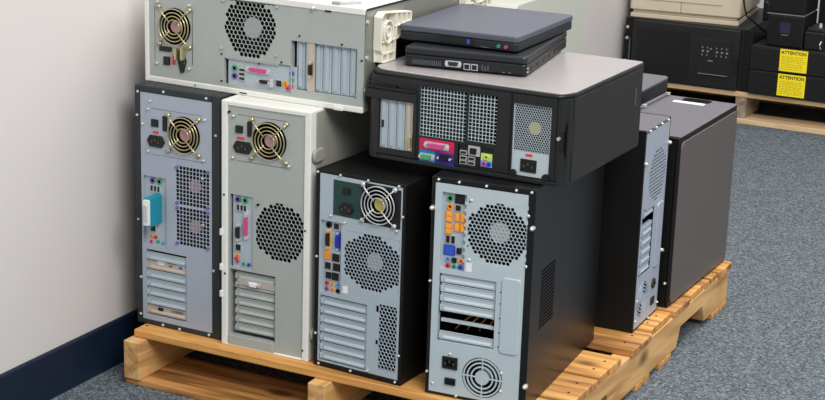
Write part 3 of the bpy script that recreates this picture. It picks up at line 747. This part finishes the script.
MB().box(.257, -.001, .001, .2595, .003, hb).build('divider_rib', 'blkm', dt)
MB().box(.02, -.003, .001, W-.012, .0, .0075).build('lower_lip', 'dk', dt, bevel=.001)
# side latch
mb = MB(); mb.hull2([(.002, .048), (.030, .056), (.030, .106), (.002, .106)], W+.0003, W+.0022, 'x'); mb.build('latch_recess', 'port', dt)
mb = MB(); mb.hull2([(W-.012, .058), (W-.004, .058), (W-.004, .094), (W-.012, .094)], -.0005, .006); mb.build('rear_latch', 'port', dt, bevel=.001)
MB().cyl(W-.012, .003, .080, .003, -.004, 12).build('lock_ring', 'chrome', dt)
MB().box(W+.001, .3, .08, W+.0025, .304, .11).build('side_mark', 'lap', dt)
# top: dark rim then silver lid
rm = MB(); rm.hull2(arc(.034+E0, .034, .034, PI, 1.5*PI) + arc(W-.022, .016, .016, 1.5*PI, 1.85*PI) + [(W+.0012, .03), (W+.0012, D), (E0, D)], hb, H-.0035, 'z'); rm.build('top_rim', 'dk', dt, bevel=.002)
ld = MB(); ld.hull2(arc(.036+E0, .038, .032, PI, 1.5*PI) + arc(W-.022, .018, .016, 1.5*PI, 1.85*PI) + [(W+.0005, .032), (W+.0005, D-.004), (E0+.004, D-.004)], H-.0035, H, 'z'); ld.build('top_cover', 'lid', dt, bevel=.0025, seg=3)

# ================================================================== laptops
ZL = ZD + H
l1 = thing('laptop', 'closed black laptop lying lowest of the two, rear ports towards the camera', 'laptop', (.5045, .0671, ZL), .150)
Wl, Dl = .212, .285
MB().hull2(rr(0, 0, Wl, Dl, .008), .003, .021, 'z').build('base', 'lapb', l1, bevel=.002)
MB().hull2(rr(0, .001, Wl, Dl, .008), .0215, .0335, 'z').build('lid', 'lapd', l1, bevel=.003)
for x in (.02, Wl-.02):
    for y in (.015, Dl-.02): MB().cyl(x, 0, y, .006, .0031, 12, axis='z').build('rubber_foot', 'port', l1)
v = MB()
for k in range(15): v.box(.016+k*.0034, -.0012, .006, .0176+k*.0034, .001, .014)
v.build('vent_slots', 'lap', l1)
dsub(l1, .087, .012, .028, .010, 'lapd', 'steelw', y=-.0005, name='monitor_port', d=.003)
for u in (.111, .124): rect_port(l1, 'usb_port', u, .0095, .0085, .008, 'port', 'steelw', 0)
MB().box(.136, -.0006, .006, .138, .001, .015).box(.141, -.0006, .005, .143, .001, .013).box(.146, -.0006, .006, .148, .001, .015).build('port_marks', 'lap', l1)
MB().box(.152, -.0012, .006, .208, .001, .018).build('battery_cover', 'lapb', l1, bevel=.0006)
MB().box(.172, -.0018, .0055, .176, -.0008, .0065).box(.182, -.0018, .0055, .186, -.0008, .0065).build('cover_marks', 'silk', l1)
MB().cyl(.2145, .001, .016, .0013, -.0012, 8).cyl(.2145, .001, .010, .0013, -.0012, 8).build('port_pins', 'chrome', l1)
sp = MB()
for k in range(5): sp.box(Wl-.001, .03+k*.04, .007, Wl+.0008, .05+k*.04, .013)
sp.build('side_ports', 'port', l1)

l2 = thing('laptop', 'closed slate-grey laptop lying skewed on top of the black laptop', 'laptop', (.4725, .1098, ZL+.0340), .034)
Wl, Dl = .216, .266
MB().hull2(rr(0, 0, Wl, Dl, .007), .0025, .017, 'z').build('base', 'lapd', l2, bevel=.002)
MB().hull2(rr(-.001, -.001, Wl+.001, Dl, .007), .0175, .028, 'z').build('lid', 'lap', l2, bevel=.0022)
for x in (.04, Wl-.03):
    for y in (.02, Dl-.04): MB().cyl(x, 0, y, .006, .0026, 12, axis='z').build('rubber_foot', 'port', l2)
MB().box(.075, -.0015, .006, .138, .001, .0165).build('drive_bay', 'lapb', l2, bevel=.0006)
MB().box(.126, -.0022, .0075, .131, -.001, .0155).build('bay_latch', 'blue', l2)
MB().box(.150, -.0012, .0045, .166, .001, .006).build('card_slot', 'lap', l2)
jack(l2, .183, .0095, 'green', .0028, -.001); jack(l2, .196, .0095, 'pink', .0028, -.001)

# ================================================================== T6 tower turned, rear towards the right
Wd, Dd, H = .1483, .43, .3884
t6 = thing('computer_tower', 'black computer tower turned sideways, silver rear facing right, between the front tower and grey-sided tower', 'computer', (.8136, .4345, ZP), PI/2+.0246)
D6 = .43
case(t6, Wd, D6, H, .0055, .0055, .005, .008, 'blkm', mtop='t7t', bevel=.0015); liner(t6, Wd, D6, H, .008)
fc = (.088, .288)
sl = (.012, .105, .082, .236); pf = (.046, .055)
plate(.0055, .005, Wd-.0055, H-.008, .001, cuts=[sl], circles=[(pf[0], pf[1], .034)], grilles=[((fc[0]-.05, fc[1]-.0535, fc[0]+.05, fc[1]+.0535), .0078, 'hex', circ(*fc, .0495))]).build('rear_panel', 'sil', t6)  # steel picked darker, shade on this rear put into its colour
fan(t6, fc[0], fc[1], .044, .012, 'inner')
slots_h(t6, sl[0]+.003, sl[1]+.001, sl[2]-.002, sl[3]-.001, 7, 'sil', {5: None}, y=.0025)
MB().box(sl[0], .002, .1955, sl[2], .009, .2005).build('slot_divider', 'sil', t6)
mb = MB(); mb.hull2(rr(.1, .10, .135, .228, .006), -.0028, .0004); mb.build('pressed_cover', 'sil', t6, bevel=.0012)
g = MB(); g.cyl(pf[0], -.0008, pf[1], .012, .0012, 18)
for r_ in (.018, .0245, .031): g.ring(pf[0], pf[1], r_-.0013, r_+.0013, -.0008, .001)
for k in range(4):
    a = k*PI/2; g.tube([(pf[0]+.01*math.cos(a), .0001, pf[1]+.01*math.sin(a)), (pf[0]+.035*math.cos(a), .0001, pf[1]+.035*math.sin(a))], .0012)
g.build('fan_grille', 'sil', t6); fan(t6, pf[0], pf[1], .033, .008, 'hub', hr=.013)
iec(t6, .108, .068, .022, .019); MB().hull2(rr(.1, .025, .118, .040, .001), -.003, .001).build('power_switch', 'port', t6, bevel=.0007)
screws(t6, [(.02, H-.0035), (.055, H-.0035), (.09, H-.0035), (.128, H-.0035), (.01, .06), (.01, .02), (.14, .02), (.09, .003)], .0026)
screws(t6, [(.0045, .326), (.1440, .338), (.1440, .125)], .0042, .006)

# ================================================================== T7 grey sided tower at right
W, D, H = .158, .358, .3416
t7 = thing('computer_tower', 'black computer tower with plain warm-grey side panel, at the right end of the pallet', 'computer', (.6655, .6069, ZP), -.0146)
case(t7, W, D, H, .006, .006, .006, .006, 'blkm', bevel=.003)
plate(.006, .006, W-.006, H-.006, .001).build('rear_panel', 'blkm', t7)
mb = MB(); mb.hull2(rr(.008, .006, D-.003, H-.010, .014), W, W+.003, 'x'); mb.build('side_panel', 't7s', t7, bevel=.0012)
MB().box(.002, .004, H, W+.001, D-.002, H+.002).build('top_cover', 't7t', t7, bevel=.001)
MB().hull2(rr(.048, D-.040, .108, D-.008, .010), H+.0018, H+.0026, 'z').build('handle_recess', 'hole', t7)
mb = MB(); mb.hull2(arc(.078, D-.030, .036, .0, PI, 8), H+.0026, H+.005, 'z'); mb.bm.free()
MB().box(.037, D-.062, H+.0018, .104, D-.045, H+.0026).build('top_sticker', 'white', t7)
MB().box(.002, .006, H+.002, .010, D-.004, H+.007).build('top_rail', 't7t', t7, bevel=.001)
for y in (.205, D-.012): MB().cyl(.010, H+.004, y, .005, H+.009, 12, axis='z').build('rail_knob', 'chrome', t7)
screws(t7, [(W-.008, .05)], .0036, .005)

# ================================================================== T8 tower behind
W, D, H = .165, .43, .358
t8 = thing('computer_tower', 'dark computer tower with rounded grey top edge, half hidden behind the silver-topped desktop', 'computer', (.480, .625, ZP), 0)
case(t8, W, D, H, .006, .006, .006, .012, 'dk', bevel=.004)
plate(.006, .006, W-.006, H-.012, .001).build('rear_panel', 'dgr', t8)
MB().hull2(rr(.0, H, W, H+.006, .005, corners=(0, 0, 1, 1)), .05, D, 'y').build('top_cover', 't7t', t8, bevel=.002)
MB().hull2(rr(.02, D-.10, W-.05, D-.05, .012), H+.0055, H+.0066, 'z').build('handle_recess', 'hole', t8)
MB().box(W, .02, H-.028, W+.001, D-.01, H-.024).build('side_groove', 'port', t8)

# ================================================================== BACKGROUND on the second pallet
ZB = .0995; YB = 2.69
ups = thing('battery_backup_unit', 'wide black rack battery backup unit with small status display, under the cream printer', 'battery backup', (-.018, YB, ZB))
Wu, Hu = .378, .197
MB().box(.002, .006, 0, Wu-.002, .45, Hu).build('body', 'ups', ups, bevel=.002)
MB().box(-.024, .002, .002, .016, .008, Hu-.001).build('rack_ear', 'blkm', ups, bevel=.001)
MB().box(Wu-.010, .002, .002, Wu+.018, .008, Hu-.001).build('rack_ear', 'blkm', ups, bevel=.001)
bz = MB().hull2(rr(.004, .004, Wu-.020, Hu-.004, .004), -.012, .003).build('front_bezel', 'ups', ups, bevel=.003)
v = MB()
for k in range(22): v.box(.024, -.0145, .016+k*.0072, .198, -.0118, .0195+k*.0072)
v.build('louvres', 'ups', bz)
dp = MB().hull2(rr(.228, .044, .334, .158, .004), -.0165, -.011).build('display_panel', 'ups', bz, bevel=.001)
d = MB()
for u in (.240, .256, .286, .302, .318):
    for j, vv in enumerate((.128, .116, .104)): 
        d.box(u, -.018, vv, u+(.003 if j != 1 else .007), -.0162, vv+.006)
d.box(.266, -.018, .126, .272, -.0162, .130).box(.261, -.018, .088, .278, -.0162, .091)
d.build('display_marks', 'silk', ups)
MB().box(.232, -.0185, .0455, .328, -.016, .0475).build('panel_edge', 'silk', ups)
MB().hull2(rr(.343, .05, .357, .11, .006), -.0135, -.010).build('grip_notch', 'port', ups)
for vv in (.165, .130, .055): MB().cyl(-.016, .002, vv, .005, -.003, 12).build('rack_screw', 'chrome', ups)
MB().box(-.0045, -.0125, .03, -.0015, .002, .13).build('edge_strip', 'lap', ups)

pr = thing('printer', 'large cream printer standing on the wide battery backup unit', 'printer', (-.036, YB+.008, ZB+Hu), .10)
MB().box(.004, .004, .0, .352, .36, .014).box(.010, .012, .014, .346, .35, .026).build('base', 'cream', pr, bevel=.002)
MB().hull2(rr(0, 0, .166, .36, .012, corners=(1,0,0,1)), .0255, .16, 'z').hull2(rr(.1668, .0, .356, .36, .012, corners=(0,1,1,0)), .0255, .16, 'z').build('housing', 'cream', pr, bevel=.003)
MB().box(.04, -.003, .060, .30, .002, .10).build('paper_tray', 'cream', pr, bevel=.002)
MB().hull2(rr(.02, .02, .336, .34, .02), .1595, .19, 'z').build('top_cover', 'cream', pr, bevel=.006)
MB().box(.06, .06, .1895, .29, .24, .192).build('output_slot', 'port', pr)

def bank(z, label):
    b = thing('battery_pack', label, 'battery pack', (.378, YB, z), 0, 'black battery packs with yellow notices')
    MB().box(0, .004, .0005, .43, .40, .0765).build('body', 'ups', b, bevel=.002)
    f = MB().hull2(rr(0, .001, .43, .076, .003), -.010, .004).build('front_bezel', 'ups', b, bevel=.0015)
    r = MB()
    for k in range(9): r.box(.006, -.0125, .006+k*.0076, .424, -.0098, .0095+k*.0076)
    r.build('louvres', 'ups', b)
    lb = MB().box(.092, -.0136, .007, .178, -.0126, .0755).build('warning_label', 'yel', b)
    cu = bpy.data.curves.new('attention_text', 'FONT'); cu.body = 'ATTENTION'; cu.size = .0140; cu.align_x = 'CENTER'; cu.extrude = .0002; cu.offset = .0003
    o = bpy.data.objects.new('attention_text', cu); COL.objects.link(o)
    me = bpy.data.meshes.new_from_object(o); bpy.data.objects.remove(o)
    me.materials.clear(); me.materials.append(M['ink'])
    t = bpy.data.objects.new('attention_text', me); COL.objects.link(t); t.parent = lb
    t.rotation_euler = (PI/2, 0, 0); t.location = (.135, -.0138, .061)
    ln = MB()
    for k in range(8):
        x = .098
        while x < .164:
            w_ = random.uniform(.004, .012); ln.box(x, -.0139, .0135+k*.0055, min(x+w_, .173), -.0135, .0147+k*.0055); x += w_+.0025
    ln.build('fine_print', 'ink2', lb)
    MB().box(.405, -.0135, .01, .425, -.012, .065).build('handle', 'silk', b)
    return b
bank(ZB, 'black ribbed battery pack with yellow notice, resting directly on the background pallet')
bank(ZB+.0775, 'black ribbed battery pack with yellow notice, upper one beneath the black speaker boxes')

zt = ZB + .0775*2
sp1 = thing('speaker', 'black box speaker with faint violet emblem, standing on the battery packs', 'speaker', (.418, YB+.005, zt), 0)
MB().box(0, 0, 0, .113, .16, .100).build('cabinet', 'port', sp1, bevel=.003)
MB().box(.004, -.003, .004, .109, .001, .096).build('front_cloth', 'blkm', sp1, bevel=.002)
MB().hull2(rr(.040, .045, .072, .078, .003), -.0036, -.0028).build('emblem', mat('dim_violet', (38, 32, 66), .5), sp1)
MB().box(.045, -.0038, .038, .068, -.0028, .040).build('small_mark', 'silk', sp1)
sp2 = thing('speaker', 'plain black box speaker stacked on the speaker with violet emblem', 'speaker', (.414, YB+.005, zt+.1005), 0)
MB().box(0, 0, .0025, .116, .16, .17).build('cabinet', 'port', sp2, bevel=.003)
MB().box(.004, -.003, .008, .112, .001, .165).build('front_cloth', 'blkm', sp2, bevel=.002)
MB().box(0, -.002, 0, .116, .12, .0026).build('base_plate', 'silk', sp2)
bx = thing('power_adapter_box', 'small black box with chrome knob beside the speakers on the battery packs', 'box', (.534, YB+.01, zt), 0)
MB().box(0, 0, 0, .060, .14, .055).build('body', 'port', bx, bevel=.003)
MB().hull2([(.0, .055), (.060, .055), (.054, .066), (.006, .066)], .01, .12, 'y').build('sloped_top', 'dk', bx, bevel=.002)
MB().cyl(.034, .05, .066, .006, .076, 14, axis='z') .bm.free()
MB().cyl(.036, .066, .045, .006, .078, 14, .004, axis='z').build('knob', 'chrome', bx, smooth=False)
MB().tube([(.053, -.001, .001), (.053, -.006, .008), (.051, -.006, .020), (.054, -.002, .030)], .0022).build('latch', 'chrome', bx, smooth=True)
tb = thing('computer_tower', 'tall plain black case standing behind the chrome-knobbed box at the photo edge', 'computer', (.536, YB+.155, zt), 0)
MB().box(0, 0, 0, .17, .22, .24).build('body', 'port', tb, bevel=.004)
MB().box(.01, -.004, .02, .16, .001, .22).build('rear_plate', 'blkm', tb, bevel=.001)
tl = thing('crate', 'dark teal plastic crate behind the speakers, beyond the cable', 'crate', (.342, YB+.22, ZB+Hu+.001), 0)
mb = MB(); mb.box(0, 0, 0, .075, .2, .004); mb.box(0, 0, 0, .004, .2, .16); mb.box(.071, 0, 0, .075, .2, .16); mb.box(.004, 0, 0, .071, .004, .16); mb.box(.004, .196, 0, .071, .2, .16)
mb.build('shell', 'teld', tl, bevel=.001)
MB().tube([(.008, -.002, .06), (.02, -.006, .052), (.045, -.006, .052), (.066, -.002, .07)], .0022).tube([(.010, -.002, .09), (.03, -.006, .082), (.066, -.002, .10)], .0018).build('bent_handle', 'silk', tl, smooth=True)
cb = MB(); pts = [(.338, YB-.03, ZB+Hu+.20), (.342, YB-.03, ZB+Hu+.12), (.347, YB-.02, ZB+Hu+.075), (.358, YB-.02, ZB+Hu+.045), (.371, YB+.0, ZB+Hu+.03), (.388, YB+.04, ZB+Hu+.003), (.394, YB+.10, ZB+Hu-.02), (.398, YB+.15, ZB+.161)]
cb.tube(pts, .003); tag(cb.build('cable', 'port', smooth=True), 'black cable hanging down beside the cream printer', 'cable')

# pale cabinet by the wall, far left behind
cabi = thing('cabinet', 'pale sage-beige cabinet with white front standing against the wall behind the laptops', 'cabinet', (-.05, 1.42, 0), 0)
pr_ = [(.012, .03)] + arc(.047, .478, .035, PI, PI/2, 6) + [(.520, .513), (.520, .03)]
mb = MB(); mb.hull2([(p[0], p[1]) for p in pr_], 0, .16, 'x'); mb.build('body', 'cab', cabi, bevel=.004)
MB().hull2(rr(.002, .035, .158, .470, .006), -.006, .0115, 'y').build('door', 'white', cabi, bevel=.002)
MB().box(.13, -.012, .25, .138, -.005, .36).build('handle', 'chrome', cabi, bevel=.001)
MB().box(.005, .02, 0, .155, .50, .031).build('plinth', 'base', cabi)

for o in (t1, t2, t3, t4, wt, t6, t7, t8): o['group'] = 'old computer towers piled on the pallet'
for o in (l1, l2): o['group'] = 'closed laptops on the desktop computer'
for o in (sp1, sp2): o['group'] = 'black speakers on the battery packs'
for o in (pal, pal2): o['group'] = 'wooden pallets on the carpet'

# ================================================================== LIGHT
w = bpy.data.worlds.new('world'); S.world = w; w.use_nodes = True
bg = w.node_tree.nodes['Background']; bg.inputs['Color'].default_value = (.97, .985, 1, 1); bg.inputs['Strength'].default_value = 0.42
def area(name, loc, tgt, size, sy, power, col=(1, 1, 1)):
    l = bpy.data.lights.new(name, 'AREA'); l.shape = 'RECTANGLE'; l.size = size; l.size_y = sy; l.energy = power; l.color = col
    o = bpy.data.objects.new(name, l); COL.objects.link(o); o.location = loc
    d = Vector(tgt)-Vector(loc); o.rotation_euler = d.to_track_quat('-Z', 'Y').to_euler(); return o
area('ceiling_lamp', (1.2, .8, 2.7), (1.2, .8, 0), 1.2, 2.4, 46, (1, .985, .96))
area('ceiling_lamp', (2.6, -1.8, 2.7), (2.0, -1.2, 0), 1.8, 1.4, 84, (1, .985, .96))
area('ceiling_lamp', (1.6, 3.0, 2.7), (1.6, 3.0, 0), 1.2, 1.2, 16, (1, .985, .96))

# ================================================================== CAMERA
cam = bpy.data.cameras.new('camera'); co = bpy.data.objects.new('camera', cam); COL.objects.link(co); S.camera = co
CX, CY, CZ, pit, yaw, rol, F = 1.76785, -2.39794, 1.18907, .277761, .465576, .032309, 1680.779
fw = Vector((-math.sin(yaw)*math.cos(pit), math.cos(yaw)*math.cos(pit), -math.sin(pit)))
rt = Vector((math.cos(yaw), math.sin(yaw), 0)); up = rt.cross(fw)
r2 = rt*math.cos(rol) + up*math.sin(rol); u2 = -rt*math.sin(rol) + up*math.cos(rol)
mtx = Matrix((r2, u2, -fw)).transposed().to_4x4(); mtx.translation = Vector((CX, CY, CZ)); co.matrix_world = mtx
cam.sensor_fit = 'HORIZONTAL'; cam.sensor_width = 36; cam.lens = F*36/825; cam.clip_start = .05; cam.clip_end = 50
S.view_settings.view_transform = 'Standard'; S.view_settings.look = 'None'; S.view_settings.gamma = 1; S.view_settings.exposure = 0.5
S.view_settings.use_curve_mapping = False
